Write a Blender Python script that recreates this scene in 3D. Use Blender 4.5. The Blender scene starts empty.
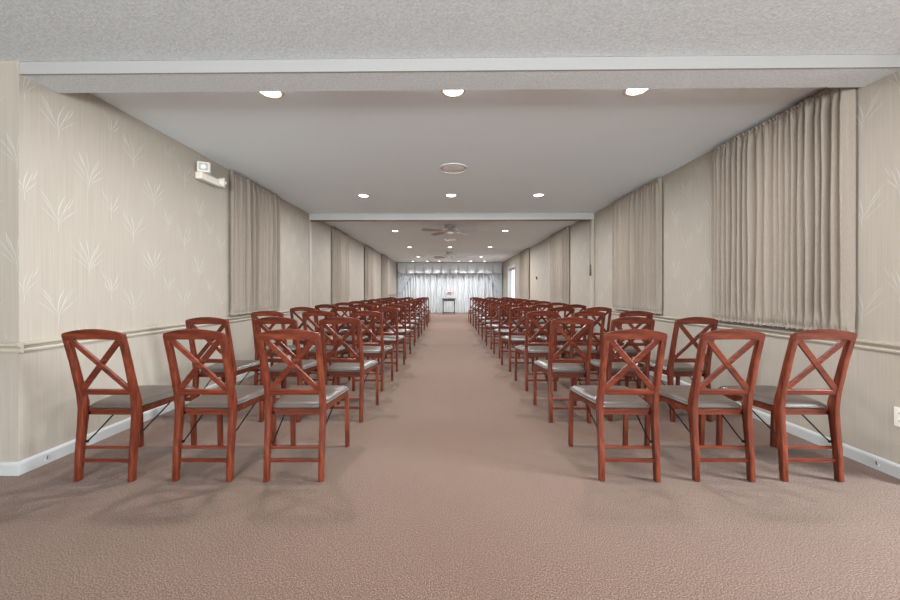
import bpy, bmesh, math, random
from mathutils import Vector, Matrix, noise
C = bpy.context.scene.collection
R = math.radians
random.seed(7)

# ------------------------------------------------------------------ camera, world, daylight, exposure
cam = bpy.data.objects.new('camera', bpy.data.cameras.new('camera'))
C.objects.link(cam)
cam.location = (0, 0, 1.08)
cam.rotation_euler = (R(90), 0, R(0.727))
cam.data.sensor_width = 36; cam.data.lens = 14.0
cam.data.shift_x = 0.00604; cam.data.shift_y = -0.010
cam.data.clip_start = 0.05
bpy.context.scene.camera = cam

world = bpy.data.worlds.new('world'); bpy.context.scene.world = world
world.use_nodes = True
bg = world.node_tree.nodes['Background']
bg.inputs['Color'].default_value = (0.86, 0.93, 1.0, 1); bg.inputs['Strength'].default_value = 2.2

vs = bpy.context.scene.view_settings
vs.view_transform = 'Standard'; vs.look = 'None'; vs.gamma = 1.0; vs.use_curve_mapping = False
vs.exposure = 0.22

XL, XR = -2.53, 2.60            # side walls of the long room
ZC, ZB, ZF = 2.475, 2.358, 2.432  # ceiling, beam underside, front room ceiling
YB = 2.03                       # front face of the first beam
YE = 17.15                      # far wall
YP = 6.30                       # second beam
FXL, FXR, FY = -5.2, 5.2, -3.4  # the front room around the camera

def area_light(name, loc, rot, sx, sy, power, color):
    d = bpy.data.lights.new(name, 'AREA'); d.shape = 'RECTANGLE'; d.size = sx; d.size_y = sy
    d.energy = power; d.color = color
    o = bpy.data.objects.new(name, d); C.objects.link(o); o.location = loc; o.rotation_euler = rot
    return o
# daylight through the front room's side window; the rear lamp is added fill
side = area_light('daylight_side_window', (FXR + .50, .35, 2.15), (0, R(52), 0), 1.5, 1.7, 560, (.84, .93, 1)); side.data.spread = R(105)
area_light('added_rear_fill', (0, FY - .2, 1.35), (R(128), 0, 0), 4.4, 1.6, 430, (.90, .96, 1))  # added fill lamp behind the camera, tilted up to brighten the ceiling
area_light('daylight_glazed_door', (XR + .60, 14.57, 1.05), (0, R(102), 0), 1.8, 1.1, 10, (.90, .96, 1))
CAN_POWER = 34.0
CAN_COLOR = (0.95, 0.975, 1.0)
WASH_POWER = 11.0

# ------------------------------------------------------------------ materials
def lin(c):
    c = c / 255.0
    return c / 12.92 if c <= .04045 else ((c + .055) / 1.055) ** 2.4
def rgb(r, g, b): return (lin(r), lin(g), lin(b), 1)

class N:                                    # tiny expression builder for shader nodes
    def __init__(s, nt, sock): s.nt, s.s = nt, sock
    def _op(s, op, *a, clamp=False):
        n = s.nt.nodes.new('ShaderNodeMath'); n.operation = op; n.use_clamp = clamp
        for i, v in enumerate((s,) + a):
            if isinstance(v, N): s.nt.links.new(v.s, n.inputs[i])
            else: n.inputs[i].default_value = v
        return N(s.nt, n.outputs[0])
    def __add__(s, o): return s._op('ADD', o)
    def __sub__(s, o): return s._op('SUBTRACT', o)
    def __mul__(s, o): return s._op('MULTIPLY', o)
    def __truediv__(s, o): return s._op('DIVIDE', o)
    def abs(s): return s._op('ABSOLUTE')
    def floor(s): return s._op('FLOOR')
    def fract(s): return s._op('FRACT')
    def gt(s, o): return s._op('GREATER_THAN', o)
    def lt(s, o): return s._op('LESS_THAN', o)
    def max(s, o): return s._op('MAXIMUM', o)
    def min(s, o): return s._op('MINIMUM', o)
    def madd(s, a, b): return s._op('MULTIPLY_ADD', a, b)
    def sat(s): return s._op('ADD', 0.0, clamp=True)

def mat(name, col, rough=.6, metal=0, spec=.5):
    m = bpy.data.materials.new(name); m.use_nodes = True
    b = m.node_tree.nodes['Principled BSDF']
    b.inputs['Base Color'].default_value = col; b.inputs['Roughness'].default_value = rough
    b.inputs['Metallic'].default_value = metal; b.inputs['Specular IOR Level'].default_value = spec
    return m
def nodes(m): return m.node_tree, m.node_tree.nodes['Principled BSDF']
def coords(nt, scale=(1, 1, 1)):
    tc = nt.nodes.new('ShaderNodeTexCoord'); mp = nt.nodes.new('ShaderNodeMapping')
    mp.inputs['Scale'].default_value = scale; nt.links.new(tc.outputs['Object'], mp.inputs['Vector'])
    return mp.outputs['Vector']
def tnoise(nt, vec, scale, detail=3, rough=.5):
    n = nt.nodes.new('ShaderNodeTexNoise'); n.inputs['Scale'].default_value = scale
    n.inputs['Detail'].default_value = detail; n.inputs['Roughness'].default_value = rough
    nt.links.new(vec, n.inputs['Vector']); return n.outputs['Fac']
def ramp(nt, fac, stops):
    r = nt.nodes.new('ShaderNodeValToRGB'); e = r.color_ramp.elements
    while len(e) < len(stops): e.new(.5)
    for i, (p, c) in enumerate(stops): e[i].position = p; e[i].color = c
    nt.links.new(fac, r.inputs['Fac']); return r.outputs['Color']
def mix(nt, fac, a, b):
    n = nt.nodes.new('ShaderNodeMix'); n.data_type = 'RGBA'
    for sock, v in ((n.inputs[0], fac), (n.inputs[6], a), (n.inputs[7], b)):
        if isinstance(v, N): v = v.s
        if hasattr(v, 'is_linked'): nt.links.new(v, sock)
        else: sock.default_value = v
    return n.outputs[2]
def bump(nt, b, h, strength, dist):
    n = nt.nodes.new('ShaderNodeBump'); n.inputs['Strength'].default_value = strength
    n.inputs['Distance'].default_value = dist
    nt.links.new(h.s if isinstance(h, N) else h, n.inputs['Height']); nt.links.new(n.outputs['Normal'], b.inputs['Normal'])

def wallpaper(name, axis, flip=0.0):
    m = mat(name, (1, 1, 1, 1), .62, spec=.35); nt, b = nodes(m)
    tc = nt.nodes.new('ShaderNodeTexCoord'); sp = nt.nodes.new('ShaderNodeSeparateXYZ')
    nt.links.new(tc.outputs['Object'], sp.inputs[0])
    u = N(nt, sp.outputs[axis]); v = N(nt, sp.outputs['Z'])
    CW, CH = .54, .60
    total = None
    blades = {0: [(0, .00, -.10, -1.4, .22, .0050), (0, .02, .22, .9, .21, .0048), (-.004, .01, -.55, -1.3, .17, .0048),
                  (.004, .02, .60, 1.6, .16, .0046), (-.006, .00, -.95, -2.6, .10, .0046), (.006, .00, 1.00, 3.0, .10, .0044),
                  (.02, .10, .75, -2.6, .12, .0042), (-.03, .09, -.6, 2.4, .12, .0042), (0, .06, .05, .6, .19, .0040),
                  (.0, -.05, .05, -.4, .09, .0036)],
              1: [(0, .00, .15, -2.0, .21, .0050), (-.004, .01, -.35, -.5, .19, .0048), (.004, .02, .55, .8, .16, .0046),
                  (-.006, .00, -.80, -1.8, .12, .0046), (.006, .00, .95, 1.2, .12, .0044), (-.035, .08, -.9, 3.5, .12, .0042),
                  (.03, .08, .4, 2.6, .13, .0042), (0, -.06, -.1, .8, .10, .0036)]}
    blades[2] = [(x0, z0, l_ * .8, c_, h * .72, w * .9) for x0, z0, l_, c_, h, w in blades[1]]
    for layer in (0, 1, 2):
        uu = (u + (flip + (0, .36, .70)[layer] * CW)) / CW
        vv = (v + (0, .52, .27)[layer] * CH + .13) / CH
        iu = uu.floor()
        sgn = (((iu * .5).fract()).gt(.25)) * 2.0 - 1.0
        x = (uu.fract() - .5) * CW * sgn
        z = vv.fract() * CH - .16
        for x0, z0, lean, curve, h, w in blades[layer]:
            zz = z - z0
            cx = (zz * curve + lean) * zz + x0
            d = (x - cx).abs()
            prof = (zz * (-1.0 / h) + 1.0) * (zz * (1.0 / h) + .12) * (w * 2.8)     # leaf width along its height
            k = ((prof - d) * (1 / .0025)).sat() * zz.gt(-.01)
            total = k if total is None else total.max(k)
    total = total * v.gt(.80)
    fade = N(nt, tnoise(nt, coords(nt, (1, 1, 1)), 9, 2))
    total = total * (fade * 1.5 - .1).sat()
    s = (5, 5, 1)
    strie = tnoise(nt, coords(nt, (1, 1, .012)), 170, 2)
    big = tnoise(nt, coords(nt, (1, 1, .25)), 2.4, 2)
    base = mix(nt, strie, rgb(153, 143, 130), rgb(180, 170, 158))
    base = mix(nt, N(nt, big) * .35, base, rgb(158, 148, 136))
    col = mix(nt, total * .48, base, rgb(216, 216, 215))
    nt.links.new(col, b.inputs['Base Color'])
    bump(nt, b, total * 1.0 + N(nt, strie) * .35, .35, .0015)
    return m
M = {}
M['paper_side'] = wallpaper('wallpaper_side', 'Y')
M['paper_front'] = wallpaper('wallpaper_front', 'X', .11)

M['trim'] = mat('white_trim_paint', rgb(180, 180, 178), .5)
M['fascia'] = mat('beam_fascia_paint', rgb(160, 158, 155), .6)
M['rail'] = mat('cream_rail_paint', rgb(174, 164, 149), .5)
m = M['ceiling'] = mat('ceiling_paint', rgb(236, 246, 250), .9, spec=.2); nt, b = nodes(m)
bump(nt, b, tnoise(nt, coords(nt), 90, 3, .6), .18, .004)
m = M['stipple'] = mat('stippled_ceiling', rgb(226, 230, 231), .9, spec=.2); nt, b = nodes(m)
v_ = coords(nt); n_ = tnoise(nt, v_, 75, 4, .7)
nt.links.new(ramp(nt, n_, [(.35, rgb(204, 210, 212)), (.62, rgb(226, 232, 234))]), b.inputs['Base Color'])
bump(nt, b, n_, .55, .008)

m = M['carpet'] = mat('carpet', (1, 1, 1, 1), .95, spec=.12); nt, b = nodes(m)
v_ = coords(nt)
fine = tnoise(nt, v_, 200, 3, .75); mid = tnoise(nt, v_, 26, 3, .6); large = tnoise(nt, v_, 1.1, 3, .55)
c1 = ramp(nt, fine, [(.38, rgb(58, 43, 33)), (.5, rgb(103, 78, 63)), (.62, rgb(148, 121, 105))])
c2 = mix(nt, N(nt, mid) * .30, c1, rgb(100, 75, 61))
c3 = mix(nt, ((N(nt, large) - .42) * 2.2).sat() * .30, c2, rgb(96, 70, 57))
nt.links.new(c3, b.inputs['Base Color']); bump(nt, b, fine, .55, .006)
b.inputs['Sheen Weight'].default_value = .15

def wood(name, dark, midc, light, axis_scale, rough=.32):
    m = mat(name, (1, 1, 1, 1), rough); nt, b = nodes(m)
    v = coords(nt, axis_scale); n = tnoise(nt, v, 9, 5, .6)
    w = tnoise(nt, v, 60, 2, .5)
    c = ramp(nt, n, [(.28, dark), (.5, midc), (.74, light)])
    oi = nt.nodes.new('ShaderNodeObjectInfo')
    c = mix(nt, N(nt, oi.outputs['Random']) * .28, c, dark)
    c = mix(nt, N(nt, w) * .18, c, dark)
    nt.links.new(c, b.inputs['Base Color']); bump(nt, b, w, .12, .001)
    return m
WD, WM, WL = rgb(62, 22, 12), rgb(104, 43, 25), rgb(140, 69, 43)
M['wood_up'] = wood('cherry_wood_upright', WD, WM, WL, (6, 6, .8))
M['wood_across'] = wood('cherry_wood_across', WD, WM, WL, (.8, 6, 6))
m = M['vinyl'] = mat('grey_brown_vinyl', rgb(112, 100, 88), .33); nt, b = nodes(m)
n_ = tnoise(nt, coords(nt), 160, 3, .6)
nt.links.new(ramp(nt, n_, [(.3, rgb(74, 63, 57)), (.7, rgb(90, 79, 71))]), b.inputs['Base Color']); bump(nt, b, n_, .15, .001)
M['black_metal'] = mat('black_metal', rgb(28, 26, 26), .4, .6)

def cloth(name, a, c, rough=.85, scale=240):
    m = mat(name, a, rough, spec=.2); nt, b = nodes(m)
    w = tnoise(nt, coords(nt, (1, 1, .15)), scale, 2)
    nt.links.new(mix(nt, w, a, c), b.inputs['Base Color']); bump(nt, b, w, .15, .001)
    b.inputs['Sheen Weight'].default_value = .2
    return m
M['drape'] = cloth('taupe_drape', rgb(138, 127, 115), rgb(158, 146, 134))
M['silver'] = cloth('silver_grey_drape', rgb(178, 181, 183), rgb(206, 208, 209), .6)
M['silver_tie'] = cloth('silver_panel', rgb(170, 175, 181), rgb(196, 200, 205), .6)
M['bracket'] = mat('rod_metal', rgb(190, 184, 172), .4, .5)
M['track'] = mat('bronze_track', rgb(92, 74, 58), .4, .7)
M['plastic'] = mat('white_plastic', rgb(224, 218, 206), .45)
M['fan_grey'] = mat('fan_housing', rgb(176, 171, 166), .4, .2)
M['blade'] = wood('fan_blade_wood', rgb(150, 140, 132), rgb(170, 161, 154), rgb(188, 181, 174), (4, .8, 4), .5)
M['dark_wood'] = wood('dark_table_wood', rgb(34, 26, 22), rgb(52, 40, 34), rgb(70, 56, 48), (1, 5, 5), .35)
M['vase'] = mat('white_ceramic', rgb(232, 228, 222), .25)
M['petal_pink'] = mat('pink_petals', rgb(214, 128, 112), .7)
M['petal_red'] = mat('dark_red_petals', rgb(120, 44, 40), .7)
M['petal_cream'] = mat('cream_petals', rgb(232, 208, 186), .7)
M['leaf'] = mat('green_leaves', rgb(74, 78, 52), .6)
M['grille'] = mat('speaker_mesh', rgb(236, 234, 230), .6)
M['slot'] = mat('dark_slot', rgb(60, 56, 52), .7)
m = M['lamp'] = mat('lit_lamp', (1, 1, 1, 1), .5); nt, b = nodes(m)
b.inputs['Emission Color'].default_value = (1, .95, .88, 1); b.inputs['Emission Strength'].default_value = 6
m = M['lens'] = mat('clear_lens', rgb(235, 235, 235), .12)
m = bpy.data.materials.new('window_glass'); m.use_nodes = True; nt = m.node_tree; nt.nodes.clear()
o_ = nt.nodes.new('ShaderNodeOutputMaterial'); t_ = nt.nodes.new('ShaderNodeBsdfTransparent'); g_ = nt.nodes.new('ShaderNodeBsdfGlossy')
g_.inputs['Roughness'].default_value = .03; x_ = nt.nodes.new('ShaderNodeMixShader'); x_.inputs[0].default_value = .07
nt.links.new(t_.outputs[0], x_.inputs[1]); nt.links.new(g_.outputs[0], x_.inputs[2]); nt.links.new(x_.outputs[0], o_.inputs[0])
M['glass'] = m
M['backs'] = mat('plain_plaster', rgb(206, 198, 184), .8)

# ------------------------------------------------------------------ mesh helpers
def box(bm, x0, x1, y0, y1, z0, z1, bev=0, seg=2):
    vs_ = [bm.verts.new((x, y, z)) for x in (x0, x1) for y in (y0, y1) for z in (z0, z1)]
    f = [(0, 1, 3, 2), (4, 6, 7, 5), (0, 4, 5, 1), (2, 3, 7, 6), (0, 2, 6, 4), (1, 5, 7, 3)]
    fs = [bm.faces.new([vs_[i] for i in q]) for q in f]
    if bev:
        es = list({e for q in fs for e in q.edges})
        bmesh.ops.bevel(bm, geom=es, offset=bev, segments=seg, affect='EDGES', profile=.6)
def prism(bm, pts, x0, x1, ax='X', bev=0, seg=2):
    """closed outline pts (a,b) extruded along axis: X -> (y,z), Y -> (x,z), Z -> (x,y)"""
    def P(a, b_, t): return {'X': (t, a, b_), 'Y': (a, t, b_), 'Z': (a, b_, t)}[ax]
    A = [bm.verts.new(P(a, b_, x0)) for a, b_ in pts]; B = [bm.verts.new(P(a, b_, x1)) for a, b_ in pts]
    n = len(pts); fs = [bm.faces.new(A), bm.faces.new(list(reversed(B)))]
    for i in range(n): fs.append(bm.faces.new((A[i], B[i], B[(i + 1) % n], A[(i + 1) % n])))
    bmesh.ops.recalc_face_normals(bm, faces=fs)
    if bev:
        es = list({e for q in fs for e in q.edges if len(e.link_faces) == 2 and e.calc_face_angle(0) > .5})
        bmesh.ops.bevel(bm, geom=es, offset=bev, segments=seg, affect='EDGES', profile=.6)
def beam(bm, p, q, w, t, up=(0, 1, 0), bev=0):
    """rectangular bar from p to q, width w across, thickness t along up"""
    p, q = Vector(p), Vector(q); d = (q - p).normalized(); up = Vector(up)
    s = d.cross(up).normalized(); u = s.cross(d).normalized()
    vs_ = [bm.verts.new(o + s * (i * w / 2) + u * (j * t / 2)) for o in (p, q) for i, j in ((-1, -1), (1, -1), (1, 1), (-1, 1))]
    fs = [bm.faces.new([vs_[k] for k in r]) for r in ((0, 1, 2, 3), (7, 6, 5, 4), (0, 4, 5, 1), (1, 5, 6, 2), (2, 6, 7, 3), (3, 7, 4, 0))]
    bmesh.ops.recalc_face_normals(bm, faces=fs)
    if bev: bmesh.ops.bevel(bm, geom=list({e for f in fs for e in f.edges}), offset=bev, segments=1, affect='EDGES')
def tube(bm, pts, r, n=8):
    pts = [Vector(p) for p in pts]; rings = []
    for i, p in enumerate(pts):
        d = (pts[min(i + 1, len(pts) - 1)] - pts[max(i - 1, 0)]).normalized()
        a = Vector((0, 0, 1)) if abs(d.z) < .9 else Vector((1, 0, 0))
        s = d.cross(a).normalized(); u = s.cross(d)
        rings.append([bm.verts.new(p + (s * math.cos(2 * math.pi * k / n) + u * math.sin(2 * math.pi * k / n)) * r) for k in range(n)])
    fs = []
    for A, B in zip(rings, rings[1:]):
        for k in range(n): fs.append(bm.faces.new((A[k], A[(k + 1) % n], B[(k + 1) % n], B[k])))
    fs += [bm.faces.new(rings[0]), bm.faces.new(rings[-1])]
    bmesh.ops.recalc_face_normals(bm, faces=fs)
def lathe(bm, prof, n=28, c=(0, 0, 0)):
    rings = []
    for r, z in prof:
        rings.append([bm.verts.new((c[0] + r * math.cos(2 * math.pi * k / n), c[1] + r * math.sin(2 * math.pi * k / n), c[2] + z)) for k in range(n)])
    fs = []
    for A, B in zip(rings, rings[1:]):
        for k in range(n): fs.append(bm.faces.new((A[k], A[(k + 1) % n], B[(k + 1) % n], B[k])))
    fs += [bm.faces.new(rings[0]), bm.faces.new(rings[-1])]
    bmesh.ops.recalc_face_normals(bm, faces=fs)
def obj(name, bm, m, parent=None, smooth=False, loc=None):
    me = bpy.data.meshes.new(name); bm.to_mesh(me); bm.free(); me.materials.append(m)
    if smooth:
        for p in me.polygons: p.use_smooth = True
    o = bpy.data.objects.new(name, me); C.objects.link(o)
    if parent: o.parent = parent
    if loc: o.location = loc
    return o
def smooth_by_angle(o, deg=35):
    me = o.data; bm = bmesh.new(); bm.from_mesh(me)
    for e in bm.edges:
        if len(e.link_faces) == 2 and e.calc_face_angle(0) > R(deg): e.smooth = False
    for f in bm.faces: f.smooth = True
    bm.to_mesh(me); bm.free()
def struct(name, bm, m):
    o = obj(name, bm, m); o['kind'] = 'structure'; return o
def tag(o, label, cat, group=None):
    o['label'] = label; o['category'] = cat
    if group: o['group'] = group
    return o
def thing(name, label, cat, loc=(0, 0, 0), rz=0, group=None):
    o = bpy.data.objects.new(name, None); C.objects.link(o); o.empty_display_size = .1
    o.location = loc; o.rotation_euler = (0, 0, rz); return tag(o, label, cat, group)
def dup(root, loc, rz, label):
    r = root.copy(); C.objects.link(r); r.location = loc; r.rotation_euler = (0, 0, rz); r['label'] = label
    for ch in list(root.children):
        c = ch.copy(); C.objects.link(c); c.parent = r
        for g in list(ch.children):
            d = g.copy(); C.objects.link(d); d.parent = c
    return r
B = bmesh.new

# ------------------------------------------------------------------ the setting
bm = B(); box(bm, FXL - .15, FXR + .15, FY - .15, YE + .15, -.12, 0); struct('floor', bm, M['carpet'])
bm = B(); box(bm, XL - .15, XR + .15, YB + .18, YE + .15, ZC, ZC + .12); struct('ceiling', bm, M['ceiling'])
bm = B(); box(bm, FXL - .15, FXR + .15, FY - .15, YB + .02, ZF, ZF + .12); struct('ceiling_front', bm, M['stipple'])
# first beam: white fascia above a stippled underside
bm = B(); box(bm, XL - .15, XR + .15, YB + .012, YB + .20, ZB + .001, ZF + .14); struct('trim_1', bm, M['stipple'])
bm = B(); box(bm, XL - .0, XR + .0, YB, YB + .012, ZB, ZF - .002); struct('trim_2', bm, M['fascia'])
# second beam with the track of a folding partition
bm = B(); box(bm, XL, XR, YP, YP + .10, ZC - .112, ZC + .02, .003); struct('trim_3', bm, M['trim'])
bm = B(); box(bm, XL + .002, XR - .045, YP + .02, YP + .07, ZC - .124, ZC - .112); struct('trim_4', bm, M['track'])
# side walls
bm = B(); box(bm, XL - .15, XL, YB - .003, YE + .15, 0, ZC + .05); struct('wall_left', bm, M['paper_side'])
D0, D1, DZ = 13.80, 15.35, 2.05          # glazed door at the far right
bm = B()
box(bm, XR, XR + .15, 1.961, D0, 0, ZC + .05); box(bm, XR, XR + .15, D1, YE + .15, 0, ZC + .05); box(bm, XR, XR + .15, D0, D1, DZ, ZC + .05)
struct('wall_right', bm, M['paper_side'])
bm = B(); box(bm, XL - .15, XR + .15, YE, YE + .15, 0, ZC + .05); struct('wall_far', bm, M['paper_front'])
bm = B(); box(bm, FXL, XL - .15, YB, YB + .12, 0, ZF + .05); box(bm, XL - .151, XL - .0005, YB + .0, YB + .11, 0, ZF + .05)
bm.free(); bm = B(); box(bm, FXL, XL - .001, YB - .004, YB + .12, 0, ZF + .05); struct('wall_front_left', bm, M['paper_front'])
bm = B(); box(bm, XR + .001, FXR, 1.96, 2.09, 0, ZF + .05); struct('wall_front_right', bm, M['paper_front'])
bm = B(); box(bm, FXL - .15, FXL, FY - .15, YB + .15, 0, ZF + .05); struct('wall_side_left', bm, M['paper_side'])
# front room: side window opening on the right, rear opening added for fill
W0, W1, WZ0, WZ1 = -.35, 1.25, .68, 2.16
bm = B()
box(bm, FXR, FXR + .15, FY - .15, W0, 0, ZF + .05); box(bm, FXR, FXR + .15, W1, YB + .15, 0, ZF + .05)
box(bm, FXR, FXR + .15, W0, W1, 0, WZ0); box(bm, FXR, FXR + .15, W0, W1, WZ1, ZF + .05)
struct('wall_side_right', bm, M['paper_side'])
bm = B()
box(bm, FXL, -2.3, FY - .15, FY, 0, ZF + .05); box(bm, 2.3, FXR, FY - .15, FY, 0, ZF + .05)
box(bm, -2.3, 2.3, FY - .15, FY, 0, .55); box(bm, -2.3, 2.3, FY - .15, FY, 2.3, ZF + .05)
struct('wall_rear', bm, M['paper_front'])
bm = B()
for y in (W0, (W0 + W1) / 2 - .02, W1 - .04): box(bm, FXR + .05, FXR + .1, y, y + .04, WZ0, WZ1)
for z in (WZ0, 1.40, WZ1 - .04): box(bm, FXR + .052, FXR + .098, W0, W1, z, z + .04)
struct('window_1', bm, M['trim'])
bm = B()
for x in (-2.3, -.78, .74, 2.26): box(bm, x, x + .04, FY - .1, FY - .05, .55, 2.3)
for z in (.55, 2.26): box(bm, -2.3, 2.3, FY - .098, FY - .052, z, z + .04)
struct('window_added_2', bm, M['trim'])  # frame of the made-up rear opening that the fill lamp shines through

# baseboards and chair rails, swept profiles
base_prof = [(0, 0), (.014, 0), (.014, .062), (.010, .072), (.004, .078), (0, .078)]
rail_prof = [(0, 0), (.012, .004), (.016, .016), (.012, .024), (.018, .036), (.030, .046), (.032, .056), (.026, .060), (0, .062)]
def run(bm, prof, z, side, a0, a1):
    if side == 'L': prism(bm, [(XL + d, z + h) for d, h in prof], a0, a1, 'Y')
    if side == 'R': prism(bm, [(XR - d, z + h) for d, h in prof], a0, a1, 'Y')
    if side == 'F': prism(bm, [(YB - .004 - d, z + h) for d, h in prof], a0, a1, 'X')
    if side == 'G': prism(bm, [(1.96 - d, z + h) for d, h in prof], a0, a1, 'X')
    if side == 'E': prism(bm, [(YE - d, z + h) for d, h in prof], a0, a1, 'X')
ZR = .715
bm = B(); run(bm, base_prof, 0, 'L', YB - .004, YE); struct('baseboard_left', bm, M['trim'])
bm = B(); run(bm, base_prof, 0, 'R', 1.960, D0 - .07); run(bm, base_prof, 0, 'R', D1 + .07, YE); struct('baseboard_right', bm, M['trim'])
bm = B(); run(bm, base_prof, 0, 'F', FXL, XL + .014); struct('baseboard_front_left', bm, M['trim'])
bm = B(); run(bm, base_prof, 0, 'G', XR - .014, FXR); struct('baseboard_front_right', bm, M['trim'])
bm = B(); run(bm, base_prof, 0, 'E', XL, XR); struct('baseboard_far', bm, M['trim'])
bm = B(); run(bm, rail_prof, ZR, 'L', YB - .004, YE); struct('trim_5', bm, M['rail'])
bm = B(); run(bm, rail_prof, ZR, 'R', 1.960, D0 - .07); run(bm, rail_prof, ZR, 'R', D1 + .07, YE); struct('trim_6', bm, M['rail'])
bm = B(); run(bm, rail_prof, ZR, 'F', FXL, XL + .032); struct('trim_7', bm, M['rail'])
bm = B(); run(bm, rail_prof, ZR, 'G', XR - .032, FXR); struct('trim_8', bm, M['rail'])
# jamb strips of the partition on both walls
bm = B(); box(bm, XR - .04, XR - .001, YP + .0, YP + .10, .0, ZC - .113, .003); struct('trim_9', bm, M['rail'])
bm = B(); box(bm, XL + .001, XL + .012, YP + .0, YP + .10, .0, ZC - .113, .003); struct('trim_10', bm, M['rail'])

# far right glazed door
bm = B()
box(bm, XR - .02, XR + .152, D0 - .07, D0 + .015, 0, DZ + .07); box(bm, XR - .02, XR + .152, D1 - .015, D1 + .07, 0, DZ + .07); box(bm, XR - .019, XR + .151, D0 + .015, D1 - .015, DZ - .015, DZ + .069)
struct('trim_11', bm, M['trim'])
bm = B()
box(bm, XR + .085, XR + .120, D0 + .018, D0 + .06, .01, DZ - .018); box(bm, XR + .085, XR + .120, D1 - .06, D1 - .018, .01, DZ - .018)
box(bm, XR + .085, XR + .120, D0 + .06, D1 - .06, DZ - .10, DZ - .018); box(bm, XR + .085, XR + .120, D0 + .06, D1 - .06, .01, .25)
door = struct('door_1', bm, M['trim'])
bm = B(); box(bm, XR + .100, XR + .106, D0 + .06, D1 - .06, .25, DZ - .10); obj('pane', bm, M['glass'], door)
bm = B(); tube(bm, [(XR + .085, D0 + .035, 1.0), (XR + .03, D0 + .035, 1.0)], .009); tube(bm, [(XR + .03, D0 + .03, 1.0), (XR + .03, D0 + .15, 1.0)], .010)
obj('door_handle', bm, M['bracket'], door)

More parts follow.
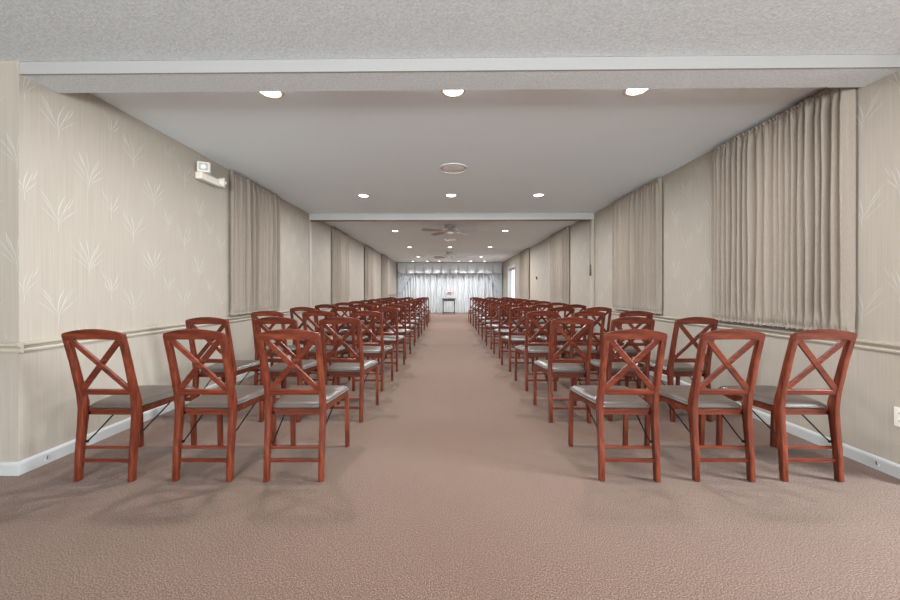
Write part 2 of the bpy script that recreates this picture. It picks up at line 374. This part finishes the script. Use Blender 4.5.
# ------------------------------------------------------------------ folding chairs
def make_chair(label, group):
    t = thing('folding_chair', label, 'chair', group=group)
    W = .169; FT = .029
    # rear legs: one bent post each from foot to the top of the back; profile (y, z)
    prof = [(.000, 0), (.007, .18), (.018, .32), (.022, .41), (.012, .50), (-.024, .68), (-.064, .838),
            (-.036, .844), (.006, .68), (.044, .52), (.066, .44), (.066, .38), (.052, .27), (.038, .14), (.029, 0)]
    for s in (-1, 1):
        bm = B(); a, b_ = sorted((s * W, s * (W - FT)))
        prism(bm, prof, a, b_, 'X', .004)
        o = obj('rear_leg', bm, M['wood_up'], t); smooth_by_angle(o)
    # arched top rail lying in the raked plane of the back
    def yb(z): return .010 - (z - .50) * .215        # rear face of the back
    bm = B(); n = 14; top = []; bot = []
    for i in range(n + 1):
        x = -W + .002 + (2 * W - .004) * i / n; q = 1 - (x / W) ** 2
        top.append((x, .846 + .026 * q)); e = min(1, (W - abs(x)) / .05)
        bot.append((x, .800 + .014 * e ** .6 - .004 * (1 - q)))
    outline = top + list(reversed(bot))
    A = [bm.verts.new((x, yb(z) - .003, z)) for x, z in outline]; D = [bm.verts.new((x, yb(z) + .021, z)) for x, z in outline]
    fs = [bm.faces.new(A), bm.faces.new(list(reversed(D)))]; k = len(outline)
    for i in range(k): fs.append(bm.faces.new((A[i], D[i], D[(i + 1) % k], A[(i + 1) % k])))
    bmesh.ops.recalc_face_normals(bm, faces=fs)
    bmesh.ops.bevel(bm, geom=[e for e in bm.edges if e.calc_face_angle(0) > .9], offset=.004, segments=2, affect='EDGES')
    smooth_by_angle(obj('top_rail', bm, M['wood_across'], t))
    # lower back rail
    bm = B(); z = .504; beam(bm, (-W + FT - .004, yb(z) + .016, z), (W - FT + .004, yb(z) + .016, z), .032, .018, (0, 1, .215), .003)
    obj('back_rail', bm, M['wood_across'], t)
    # X brace
    for s in (-1, 1):
        bm = B(); off = .013 if s > 0 else .019
        zb, zt = .514, .812
        beam(bm, (s * (W - FT + .002), yb(zb) + off, zb), (-s * (W - FT - .006), yb(zt) + off  , zt), .031, .014, (0, 1, .215), .0025)
        obj('cross_brace', bm, M['wood_across'], t)
    # lower stretchers
    bm = B(); box(bm, -W + FT - .004, W - FT + .004, .016, .030, .104, .125, .003); obj('stretcher', bm, M['wood_across'], t)
    bm = B(); box(bm, -W + FT - .004, W - FT + .004, .036, .048, .172, .188, .003); obj('stretcher', bm, M['wood_across'], t)
    # seat frame: trapezoid of four rails
    fy0, fy1 = .070, .455; r0, r1 = .132, .196
    bm = B()
    for s in (-1, 1): beam(bm, (s * (r0 - .006), fy0 - .01, .378), (s * (r1 - .012), fy1 - .012, .385), .024, .036, (0, 0, 1), .003)
    beam(bm, (-r0, fy0 - .002, .377), (r0, fy0 - .002, .377), .018, .034, (0, 0, 1), .003)
    beam(bm, (-r1 + .004, fy1 - .012, .385), (r1 - .004, fy1 - .012, .385), .022, .034, (0, 0, 1), .003)
    obj('seat_frame', bm, M['wood_across'], t)
    # upholstered seat
    bm = B(); nx, ny = 12, 12; g = {}
    def half(v): return .142 + (.203 - .142) * min(1, v * 1.25)
    y0, y1 = .052, .470
    for lay in (0, 1):
        for i in range(nx + 1):
            for j in range(ny + 1):
                u = i / nx * 2 - 1; v = j / ny; v2 = v * 2 - 1
                rx = abs(u) ** 6; ry = abs(v2) ** 8
                x = u * half(v) * (1 - .03 * abs(v2) ** 12); y = y0 + (y1 - y0) * v
                if v > .9: y -= .018 * abs(u) ** 6
                edge = max(abs(u), abs(v2)); 
                if lay: zz = .404 + .026 * (1 - edge ** 14 * .55) + .006 * (1 - u * u) * (1 - v2 * v2) - .0
                else: zz = .396
                g[lay, i, j] = bm.verts.new((x, y, zz))
    for i in range(nx):
        for j in range(ny):
            bm.faces.new((g[1, i, j], g[1, i + 1, j], g[1, i + 1, j + 1], g[1, i, j + 1]))
            bm.faces.new((g[0, i, j], g[0, i, j + 1], g[0, i + 1, j + 1], g[0, i + 1, j]))
    per = [(i, 0) for i in range(nx)] + [(nx, j) for j in range(ny)] + [(i, ny) for i in range(nx, 0, -1)] + [(0, j) for j in range(ny, 0, -1)]
    for k in range(len(per)):
        a, b_ = per[k], per[(k + 1) % len(per)]
        bm.faces.new((g[0, a[0], a[1]], g[0, b_[0], b_[1]], g[1, b_[0], b_[1]], g[1, a[0], a[1]]))
    bmesh.ops.recalc_face_normals(bm, faces=bm.faces)
    es = [e for e in bm.edges if e.calc_face_angle(0) > .7]
    bmesh.ops.bevel(bm, geom=es, offset=.007, segments=3, affect='EDGES')
    seat = obj('seat', bm, M['vinyl'], t, smooth=True)
    # front legs
    for s in (-1, 1):
        bm = B(); a, b_ = sorted((s * .174, s * .200))
        prism(bm, [(.440, 0), (.428, .378), (.456, .378), (.468, 0)], a, b_, 'X', .003)
        obj('front_leg', bm, M['wood_up'], t)
    bm = B(); box(bm, -.174, .174, .438, .452, .320, .348, .003); obj('front_rail', bm, M['wood_across'], t)
    # black folding braces with their pivots
    for s in (-1, 1):
        bm = B(); x = s * .133
        tube(bm, [(x, .045, .212), (x, .09, .238), (x * 1.12, .315, .370)], .0042, 6)
        tube(bm, [(x - s * .003, .045, .212), (s * .142, .045, .212)], .008, 8)
        tube(bm, [(s * .130, .062, .372), (s * .142, .062, .372)], .010, 8)
        obj('folding_brace', bm, M['black_metal'], t)
    return t
ORD = ['first', 'second', 'third', 'fourth', 'fifth', 'sixth', 'seventh', 'eighth', 'ninth', 'tenth', 'eleventh', 'twelfth']
NROW = 12
front_pos = {('left', 0): -1.955, ('left', 1): -1.400, ('left', 2): -.881,
             ('right', 0): 1.025, ('right', 1): 1.562, ('right', 2): 2.062}
where = {('left', 0): 'wall seat', ('left', 1): 'middle seat', ('left', 2): 'aisle seat',
         ('right', 0): 'aisle seat', ('right', 1): 'middle seat', ('right', 2): 'wall seat'}
proto = None
for k in range(NROW):
    for side in ('left', 'right'):
        for c in range(3):
            x = front_pos[side, c]
            y = 1.976 + .90 * k + .0127 * x
            if side == 'right': x -= .010 * k * (1 if c else 1.15)
            if side == 'left' and k: x += .018
            if side == 'right' and k: x -= (.02, .055, .04)[c]
            if k: x += random.uniform(-.018, .018); y += random.uniform(-.02, .02)
            rz = R(random.uniform(-1.6, 1.6)) if k else 0
            if (side, c, k) == ('left', 2, 0): rz = R(1.5)
            if (side, c, k) == ('right', 0, 0): rz = R(-1)
            look = 'cherry X-back folding chair %s of the aisle, %s row from the camera, %s' % (side, ORD[k], where[side, c])
            if proto is None:
                proto = make_chair(look, ''); ch = proto
                ch.location = (x, y, 0); ch.rotation_euler = (0, 0, rz)
            else: ch = dup(proto, (x, y, 0), rz, look)
            ch['group'] = 'folding chairs in rows %s of the aisle' % side

# ------------------------------------------------------------------ gathered wall curtains
def sheet(X, nrm, y0, y1, z0, z1, folds, seed, amp=.030, along='Y', header=True, off=.050):
    rnd = random.Random(seed); L = y1 - y0; nx = int(folds * 9); nz = 34
    ph = [rnd.uniform(0, 6.28) for _ in range(8)]
    bm = B(); rows = []
    zs = [0, .008, .018, .028, .045, .07] + [.07 + (z1 - z0 - .14) * i / (nz - 1) for i in range(1, nz - 1)] + [z1 - z0 - v for v in (.07, .045, .028, .018, .008, 0)]
    for h in zs:
        row = []; dt = z1 - z0 - h; db = h
        edge = min(dt, db) if header else dt
        body = min(1, max(0, (edge - .018) / .14)) ** .7
        for i in range(nx + 1):
            s = i / nx
            w = s + .014 * math.sin(9 * s + ph[0]) + .009 * math.sin(21 * s + ph[1]) + .004 * math.sin(47 * s + ph[5]) + .0025 * math.sin(5 * h + 31 * s + ph[2])
            p = 2 * math.pi * folds * w
            f = .62 * math.sin(p + .35 * math.sin(1.7 * h + ph[3])) + .20 * math.sin(p * .5 + ph[4] + .5 * h) + .22 * math.sin(p * 1.5 + ph[5] - .3 * h)
            f = f - .95 * math.exp(-((((w * folds) % 1.0) - .75) / .09) ** 2) * (.6 + .4 * math.sin(13 * s + ph[4]))
            f *= .75 + .35 * math.sin(11 * s + ph[6])
            ruf = .30 * math.sin(p * 2.0 + ph[7]) + .22 * math.sin(p * 3.1 + ph[1])
            pinch = .0
            if header and edge < .045: pinch = -.35 * math.exp(-((edge - .026) / .010) ** 2)
            d = off + amp * (f * (.25 + .75 * body) + ruf * (1 - body) * 1.1 + pinch)
            if along == 'Y': d = .004 + (d - .004) * min(1, (min(s, 1 - s) * L + .001) / .014) ** .5
            lat = y0 + L * s + .006 * math.cos(p) * body
            z = z0 + h + (.006 * math.sin(p * 1.3 + ph[2]) if h in (zs[0], zs[-1]) else 0)
            row.append(bm.verts.new((X + nrm * d, lat, z) if along == 'Y' else (lat, X + nrm * d, z)))
        rows.append(row)
    for A, D in zip(rows, rows[1:]):
        for i in range(nx): bm.faces.new((A[i], A[i + 1], D[i + 1], D[i]))
    return bm
def curtain(side, y0, y1, z0, z1, folds, seed, label):
    X, nrm = (XL, 1) if side == 'L' else (XR, -1)
    t = thing('curtain', label, 'curtain', (X, (y0 + y1) / 2, z0), group='gathered taupe curtains on the side walls')
    bm = sheet(X, nrm, y0, y1, z0, z1, folds, seed)
    bmesh.ops.translate(bm, verts=bm.verts, vec=-Vector(t.location))
    o = obj('fabric', bm, M['drape'], t, smooth=True)
    md = o.modifiers.new('thickness', 'SOLIDIFY'); md.thickness = .002
    for zr in (z1 - .026, z0 + .026):
        bm = B(); xr = X + nrm * .022
        tube(bm, [(X + nrm * .0, y0 + .012, zr), (xr, y0 + .012, zr)], .006); tube(bm, [(X + nrm * .0, y1 - .012, zr), (xr, y1 - .012, zr)], .006)
        tube(bm, [(xr, y0 + .006, zr), (xr, y1 - .006, zr)], .006)
        bmesh.ops.translate(bm, verts=bm.verts, vec=-Vector(t.location)); obj('curtain_rod', bm, M['bracket'], t)
curtain('L', 3.985, 5.10, .80, 2.455, 20, 1, 'tall taupe curtain on left wall, nearest the camera, beyond the emergency light')
curtain('L', 7.47, 8.65, .80, 2.455, 20, 2, 'tall taupe curtain on left wall, first one beyond the second beam')
curtain('L', 10.38, 11.56, .80, 2.455, 20, 3, 'tall taupe curtain on left wall, third from the camera')
curtain('L', 13.05, 14.25, .80, 2.455, 20, 4, 'tall taupe curtain on left wall, farthest, next to the silver drapes')
curtain('R', 2.263, 3.44, .80, 2.445, 20, 5, 'widest taupe curtain on right wall, nearest the camera, touching the beam')
curtain('R', 4.285, 5.47, .80, 2.455, 20, 6, 'tall taupe curtain on right wall, second from the camera, before second beam')
curtain('R', 7.55, 8.87, .80, 2.455, 20, 7, 'tall taupe curtain on right wall, third, just beyond the second beam')
curtain('R', 11.3, 12.7, .80, 2.455, 20, 8, 'tall taupe curtain on right wall, farthest, before the bright glazed door')

# ------------------------------------------------------------------ silver drapes across the far wall
t = thing('stage_drape', 'wide silver grey pleated drapes with valance covering the far wall', 'curtain', (0, YE, 0))
bm = sheet(YE, -1, XL + .03, XR - .03, .02, 2.05, 36, 21, .085, 'X', False, .12)
bmesh.ops.translate(bm, verts=bm.verts, vec=(0, -YE, 0))
o = obj('back_panel', bm, M['silver'], t, smooth=True); md = o.modifiers.new('thickness', 'SOLIDIFY'); md.thickness = .002
# side panels drawn back: inner edge slants outwards from top to tie height
for s, xw, xi in ((-1, XL + .03, -1.70), (1, XR - .03, 1.76)):
    bm = B(); rows = []; rnd = random.Random(30 + s); nx, nz = 60, 40
    ztop, ztie, zbot = 1.99, 1.02, .03
    for j in range(nz + 1):
        z = zbot + (ztop - zbot) * j / nz
        if z > ztie: q = (z - ztie) / (ztop - ztie); e = xw + (xi - xw) * (.26 + .74 * q ** 1.15)
        else: q = (ztie - z) / (ztie - zbot); e = xw + (xi - xw) * (.26 + .16 * q ** .6)
        row = []
        for i in range(nx + 1):
            u = i / nx; p = u * 2 * math.pi * 6.5
            amp = .035 * min(1, abs(e - xw) / .7 + .1)
            d = .20 + amp * (math.sin(p + .4 * math.sin(3 * z)) * .7 + .3 * math.sin(p * 1.7 + z))
            row.append(bm.verts.new((xw + (e - xw) * u, -d, z)))
        rows.append(row)
    for A, D in zip(rows, rows[1:]):
        for i in range(nx): bm.faces.new((A[i], A[i + 1], D[i + 1], D[i]))
    o = obj('side_panel', bm, M['silver_tie'], t, smooth=True); md = o.modifiers.new('thickness', 'SOLIDIFY'); md.thickness = .003
    bm = B(); xx = xw + (xi - xw) * .27
    tube(bm, [(xw, -.10, 1.06), (xw + (xx - xw) * .2, -.215, 1.05), (xx - (xx - xw) * .1, -.22, 1.0), (xx, -.16, 1.02), (xx, -.1, 1.06)], .018, 8)
    obj('tieback', bm, M['silver_tie'], t, smooth=True)
# valance of box pleats with curved openings
bm = B(); n = 12; wv = (XR - XL - .04) / n; nx = 12; nz = 10; rows = []
for j in range(nz + 1):
    z = 1.92 + (ZC - .012 - 1.92) * j / nz; q = min(1, (z - 1.92) / .54); row = []
    for i in range(n * nx + 1):
        u = (i / nx) % 1; x = XL + .02 + wv * i / nx
        du = min(u, 1 - u)                       # distance from the pleat line
        w = .06 + .22 * (1 - q) ** 1.5
        dep = .12 * math.exp(-(du / (w * .42)) ** 2) * (.25 + .75 * (1 - q))
        row.append(bm.verts.new((x, -.30 + dep - .02 * math.sin(math.pi * u) * (1 - q), z)))
    rows.append(row)
for A, D in zip(rows, rows[1:]):
    for i in range(n * nx): bm.faces.new((A[i], A[i + 1], D[i + 1], D[i]))
for side_i in (0, -1):                            # returns to the wall
    for A, D in zip(rows, rows[1:]):
        a, d = A[side_i], D[side_i]
        a2 = bm.verts.new((a.co.x, 0, a.co.z)); d2 = bm.verts.new((d.co.x, 0, d.co.z)); bm.faces.new((a, d, d2, a2))
o = obj('valance', bm, M['silver'], t, smooth=True); md = o.modifiers.new('thickness', 'SOLIDIFY'); md.thickness = .004

# ------------------------------------------------------------------ recessed lights
def make_can(label, power, size=.072):
    t = thing('recessed_light', label, 'ceiling light', group='round recessed ceiling lights')
    bm = B(); lathe(bm, [(size + .018, -.001), (size + .016, -.006), (size + .004, -.009), (size - .002, -.006), (size - .004, -.001)], 32)
    obj('trim_ring', bm, M['plastic'], t, smooth=True)
    bm = B(); lathe(bm, [(size - .003, -.002), (size - .02, -.009), (.02, -.013), (.0005, -.013)], 28)
    obj('lamp', bm, M['lamp'], t, smooth=True)
    return t
def lamp_light(t, power, spread=165):
    d = bpy.data.lights.new('lamp_light', 'AREA'); d.shape = 'DISK'; d.size = .14; d.energy = power; d.color = CAN_COLOR; d.spread = R(spread)
    o = bpy.data.objects.new('lamp_light', d); C.objects.link(o); o.parent = t; o.location = (0, 0, -.02)
cans = []
LX = {0: -1.25, 1: .03, 2: 1.30}; SP = ['left', 'middle', 'right']
for y, cols, rown in ((2.43, (0, 1, 2), 'the nearest row'), (5.10, (0, 1, 2), 'the row just before the second beam'),
                (8.10, (0, 2), 'the first row beyond the second beam'), (11.1, (0, 1, 2), 'the row between the two ceiling fans'),
                (14.25, (0, 2), 'the row beyond the farther fan')):
    for c in cols: cans.append((LX[c], y, 'recessed light at %s of %s' % (SP[c], rown), CAN_POWER * (.68 if y < 3 else .88 if y < 6 else 1)))
for x, w_ in ((-1.70, 'leftmost'), (-1.02, 'second from left'), (-.45, 'third from left'), (.45, 'third from right'), (1.02, 'second from right'), (1.66, 'rightmost')):
    cans.append((x, 16.35, 'recessed light close to silver valance, %s of the six' % w_, WASH_POWER))
pc = None
for x, y, lab, pw in cans:
    if pc is None: pc = make_can(lab, pw); c_ = pc; c_.location = (x, y, ZC); kids = list(pc.children)
    else:
        c_ = pc.copy(); C.objects.link(c_); c_.location = (x, y, ZC); c_['label'] = lab
        for k_ in kids:
            q = k_.copy(); C.objects.link(q); q.parent = c_
    lamp_light(c_, pw * (1.35 if 6.3 < y < 16 else 1), 110 if y > 16 else 180)

# ceiling speaker
t = thing('ceiling_speaker', 'round pale speaker grille in ceiling between first two light rows', 'speaker', (.05, 3.98, ZC))
bm = B(); lathe(bm, [(.165, -.001), (.162, -.008), (.148, -.011), (.146, -.006), (.144, -.001)], 40); obj('rim', bm, M['grille'], t, smooth=True)
bm = B(); lathe(bm, [(.146, -.003), (.10, -.007), (.0005, -.009)], 40); obj('grille', bm, M['grille'], t, smooth=True)
# ceiling air vent
t = thing('ceiling_vent', 'small white slatted air vent in ceiling beyond the nearer fan', 'vent', (.03, 9.5, ZC))
bm = B()
box(bm, -.16, .16, -.17, -.14, -.012, -.0005); box(bm, -.16, .16, .14, .17, -.012, -.0005); box(bm, -.16, -.13, -.14, .14, -.012, -.0005); box(bm, .13, .16, -.14, .14, -.012, -.0005)
box(bm, -.13, .13, -.14, .14, -.005, -.001); obj('frame', bm, M['lens'], t)
bm = B()
for i in range(7): y = -.12 + i * .04; beam(bm, (-.13, y, -.008), (.13, y, -.008), .038, .002, (0, -.12, 1))
obj('slats', bm, M['lens'], t)

# ------------------------------------------------------------------ ceiling fans
def make_fan(label, g):
    t = thing('ceiling_fan', label, 'ceiling fan', group='ceiling fans')
    bm = B(); lathe(bm, [(.12, 0), (.118, -.02), (.085, -.05), (.05, -.03 - g), (.05, -.04 - g)], 28); obj('canopy', bm, M['fan_grey'], t, smooth=True)
    bm = B(); lathe(bm, [(.05, -.03 - g), (.13, -.04 - g), (.142, -.06 - g), (.130, -.09 - g), (.08, -.105 - g), (.055, -.115 - g)], 32); obj('motor_housing', bm, M['fan_grey'], t, smooth=True)
    bm = B(); lathe(bm, [(.045, -.112 - g), (.062, -.12 - g), (.062, -.14 - g), (.04, -.155 - g), (.001, -.16 - g)], 28); obj('light_bowl', bm, M['vase'], t, smooth=True)
    for k in range(5):
        a = 2 * math.pi * k / 5; mt = Matrix.Rotation(a, 4, 'Z') @ Matrix.Rotation(R(12), 4, 'X')
        bm = B(); pts = [(.20, -.048), (.34, -.062), (.58, -.066), (.625, -.045), (.635, 0), (.625, .045), (.58, .066), (.34, .062), (.20, .048)]
        prism(bm, pts, -.003, .004, 'Z')
        bmesh.ops.transform(bm, matrix=Matrix.Translation((0, 0, -.095 - g)) @ mt, verts=bm.verts); bl = obj('blade', bm, M['blade'], t)
        bm = B(); beam(bm, (.10, 0, .0), (.26, 0, .006), .035, .006, (0, 0, 1)); box(bm, .22, .30, -.035, .035, .0045, .009)
        bmesh.ops.transform(bm, matrix=Matrix.Translation((0, 0, -.095 - g)) @ mt, verts=bm.verts); obj('blade_bracket', bm, M['fan_grey'], bl)
    return t
fan = make_fan('grey ceiling fan just beyond the second beam, nearer of the two', .03); fan.location = (.02, 7.42, ZC); fan.rotation_euler = (0, 0, R(57))
fan = make_fan('grey ceiling fan nearer the silver drapes, farther of the two', .10); fan.location = (0, 12.45, ZC); fan.rotation_euler = (0, 0, R(2))

# ------------------------------------------------------------------ emergency light on left wall
t = thing('emergency_light', 'cream emergency light with two lamp heads high on left wall', 'emergency light', (XL, 3.60, 2.255))
bm = B(); box(bm, .001, .07, -.15, .15, -.055, .02, .012, 3); smooth_by_angle(obj('battery_case', bm, M['plastic'], t))
for yy, zz, sq in ((-.125, .062, True), (.165, .0, False)):
    mt = Matrix.Translation((.075, yy, zz)) @ Matrix.Rotation(R(-62 if sq else 25), 4, 'Z') @ Matrix.Rotation(R(90), 4, 'Y')
    bm = B()
    if sq: box(bm, -.052, .052, -.056, .056, -.04, .03, .014, 3)
    else: lathe(bm, [(.020, -.05), (.042, -.035), (.054, .015), (.050, .024)], 24)
    bmesh.ops.transform(bm, matrix=mt, verts=bm.verts); hd = obj('lamp_head', bm, M['plastic'], t); smooth_by_angle(hd)
    bm = B()
    if sq: box(bm, -.036, .036, -.040, .040, .0302, .033, .001, 1)
    else: lathe(bm, [(.042, .0225), (.040, .025), (.001, .025)], 20)
    bmesh.ops.transform(bm, matrix=mt, verts=bm.verts); obj('bezel', bm, M['fan_grey'], hd)
    bm = B(); lathe(bm, [(.026, .0255 if not sq else .0335), (.024, .031 if not sq else .038), (.001, .041)], 20); bmesh.ops.transform(bm, matrix=mt, verts=bm.verts); obj('lens', bm, M['lens'], hd, smooth=True)
    bm = B(); tube(bm, [(.04, yy * .8, .0), (.06, yy * .93, zz * .7)], .014); obj('swivel', bm, M['plastic'], t)

# outlet on right wall
t = thing('wall_outlet', 'cream double wall outlet on right wall above the baseboard', 'outlet', (XR, 2.042, .352))
bm = B(); box(bm, -.006, -.0005, -.033, .033, -.056, .056, .002); obj('cover_plate', bm, M['plastic'], t)
for zz in (-.022, .022):
    bm = B(); box(bm, -.009, -.006, -.016, .016, zz - .014, zz + .014, .001); so = obj('socket', bm, M['plastic'], t)
    bm = B(); box(bm, -.0095, -.009, -.008, -.005, zz - .005, zz + .006); box(bm, -.0095, -.009, .005, .008, zz - .005, zz + .006); obj('slot', bm, M['slot'], so)
# cable stubs at the baseboards
for X, nrm, y, lab in ((XL, 1, 2.15, 'small dark cable stub at left baseboard near the corner'), (XR, -1, 2.14, 'small dark cable stub at right baseboard below the outlet')):
    t = thing('cable_stub', lab, 'cable', (X + nrm * .014, y, .03))
    bm = B(); tube(bm, [(0, 0, 0), (nrm * .012, 0, .006), (nrm * .016, 0, .024)], .003, 6); obj('cable', bm, M['slot'], t)
    bm = B(); tube(bm, [(-nrm * .0, 0, 0), (nrm * .004, 0, 0)], .007, 10); obj('grommet', bm, M['plastic'], t)
# thermostat on right wall
t = thing('thermostat', 'small dark thermostat on right wall between the two farthest curtains', 'thermostat', (XR, 10.35, 1.47))
bm = B(); box(bm, -.008, -.0005, -.06, .06, -.05, .06, .003); obj('backplate', bm, M['plastic'], t)
bm = B(); lathe(bm, [(.048, 0), (.045, .022), (.001, .028)], 24); bmesh.ops.transform(bm, matrix=Matrix.Translation((-.008, 0, 0)) @ Matrix.Rotation(R(-90), 4, 'Y'), verts=bm.verts)
obj('dial', bm, M['slot'], t, smooth=True)
# partition pull wand on right
t = thing('pull_wand', 'thin dark wand hanging beside right wall from the second beam track', 'pull wand', (XR - .055, YP + .045, ZC - .124))
bm = B(); tube(bm, [(0, 0, 0), (0, 0, -.78)], .006, 8); obj('cord', bm, M['track'], t)
bm = B(); lathe(bm, [(.006, -.78), (.013, -.80), (.013, -.98), (.007, -1.0)], 14); obj('grip', bm, M['track'], t, smooth=True)
# wall hooks far left
hp = None
for y, w_ in ((14.45, 'nearest of four'), (15.05, 'second nearest of four'), (15.65, 'second farthest of four'), (16.2, 'farthest of four')):
    lab = 'small dark wall hook low on far left wall, ' + w_
    if hp is None:
        hp = thing('wall_hook', lab, 'hook', (XL, y, .86), group='dark hooks on far left wall')
        bm = B(); box(bm, .001, .008, -.02, .02, -.07, .07, .002); obj('hook_plate', bm, M['track'], hp)
        bm = B(); tube(bm, [(.006, 0, .03), (.05, 0, .02), (.07, 0, .05), (.07, 0, .075)], .009, 8); tube(bm, [(.006, 0, -.03), (.04, 0, -.045), (.05, 0, -.02)], .008, 8); obj('prong', bm, M['track'], hp)
    else: dup(hp, (XL, y, .86), 0, lab)

# ------------------------------------------------------------------ console table with flowers
TY = 16.3; TX = -.01
t = thing('console_table', 'small dark console table in front of the silver drapes', 'table', (TX, TY, 0))
bm = B(); box(bm, -.32, .32, -.17, .17, .685, .735, .005); obj('tabletop', bm, M['dark_wood'], t)
bm = B(); box(bm, -.28, .28, -.145, -.125, .61, .685); box(bm, -.28, .28, .125, .145, .61, .685); box(bm, -.28, -.26, -.125, .125, .61, .685); box(bm, .26, .28, -.125, .125, .61, .685)
obj('apron', bm, M['dark_wood'], t)
for sx in (-1, 1):
    for sy in (-1, 1):
        bm = B(); lathe(bm, [(.022, .0), (.014, .02), (.016, .08), (.024, .14), (.015, .2), (.02, .5), (.026, .56), (.026, .64)], 12, (sx * .262, sy * .128, 0)); obj('leg', bm, M['dark_wood'], t, smooth=True)
bm = B(); box(bm, -.25, .25, -.11, .11, .075, .095, .003); obj('lower_shelf', bm, M['dark_wood'], t)
t = thing('vase', 'small white vase holding the flowers on the dark console table', 'vase', (TX + .03, TY, .735))
bm = B(); lathe(bm, [(.035, 0), (.045, .004), (.075, .05), (.078, .09), (.05, .14), (.042, .16), (.055, .175), (.050, .175), (.035, .16)], 24); obj('body', bm, M['vase'], t, smooth=True)
t = thing('flower_bouquet', 'pink, red and cream flower bouquet in the white vase', 'flowers', (TX + .03, TY, .905))
rnd = random.Random(5)
bm = B()
for k in range(16):
    a = rnd.uniform(0, 6.28); r = rnd.uniform(.03, .17); tube(bm, [(0, 0, .012), (r * .4 * math.cos(a), r * .4 * math.sin(a), .05), (r * math.cos(a), r * math.sin(a), .04 + rnd.uniform(.0, .12))], .003, 5)
obj('stems', bm, M['leaf'], t)
for k in range(26):
    a = rnd.uniform(0, 6.28); r = rnd.uniform(.12, .20); zz = rnd.uniform(.0, .14); h = .07
    if k == 0: bm = B()
    p = Vector((r * math.cos(a), r * math.sin(a), zz)); d = Vector((math.cos(a), math.sin(a), rnd.uniform(-.4, .6))).normalized(); s = Vector((-math.sin(a), math.cos(a), 0))
    v = [bm.verts.new(p - d * h * .6), bm.verts.new(p + s * .022 + Vector((0, 0, .006))), bm.verts.new(p + d * h * .6), bm.verts.new(p - s * .022 + Vector((0, 0, .006)))]
    bm.faces.new(v)
obj('leaves', bm, M['leaf'], t)
for k in range(22):
    a = 2.4 * k; r = .155 * math.sqrt((k + .5) / 22); zz = .19 - r * .75 + rnd.uniform(-.015, .02)
    bm = B(); cr = rnd.uniform(.030, .042)
    for ring, cnt, tilt in ((.35, 5, .95), (.7, 6, .6), (1.0, 8, .2)):
        for j in range(cnt):
            an = 2 * math.pi * j / cnt + ring * 2; d = Vector((math.cos(an), math.sin(an), tilt)).normalized() * cr * ring * 1.0
            s = Vector((-math.sin(an), math.cos(an), 0)) * cr * .42
            base_ = d * .2; v = [bm.verts.new(base_ - s * .5), bm.verts.new(base_ + s * .5), bm.verts.new(d + s), bm.verts.new(d * 1.15 + Vector((0, 0, .004))), bm.verts.new(d - s)]
            bm.faces.new(v)
    bmesh.ops.create_icosphere(bm, subdivisions=1, radius=cr * .35, matrix=Matrix.Translation((0, 0, cr * .25)))
    bmesh.ops.transform(bm, matrix=Matrix.Translation((r * math.cos(a), r * math.sin(a), zz)) @ Matrix.Rotation(r * 5, 4, Vector((-math.sin(a), math.cos(a), 0))), verts=bm.verts)
    obj('bloom', bm, M[('petal_pink', 'petal_red', 'petal_cream', 'petal_pink', 'petal_red')[k % 5]], t)
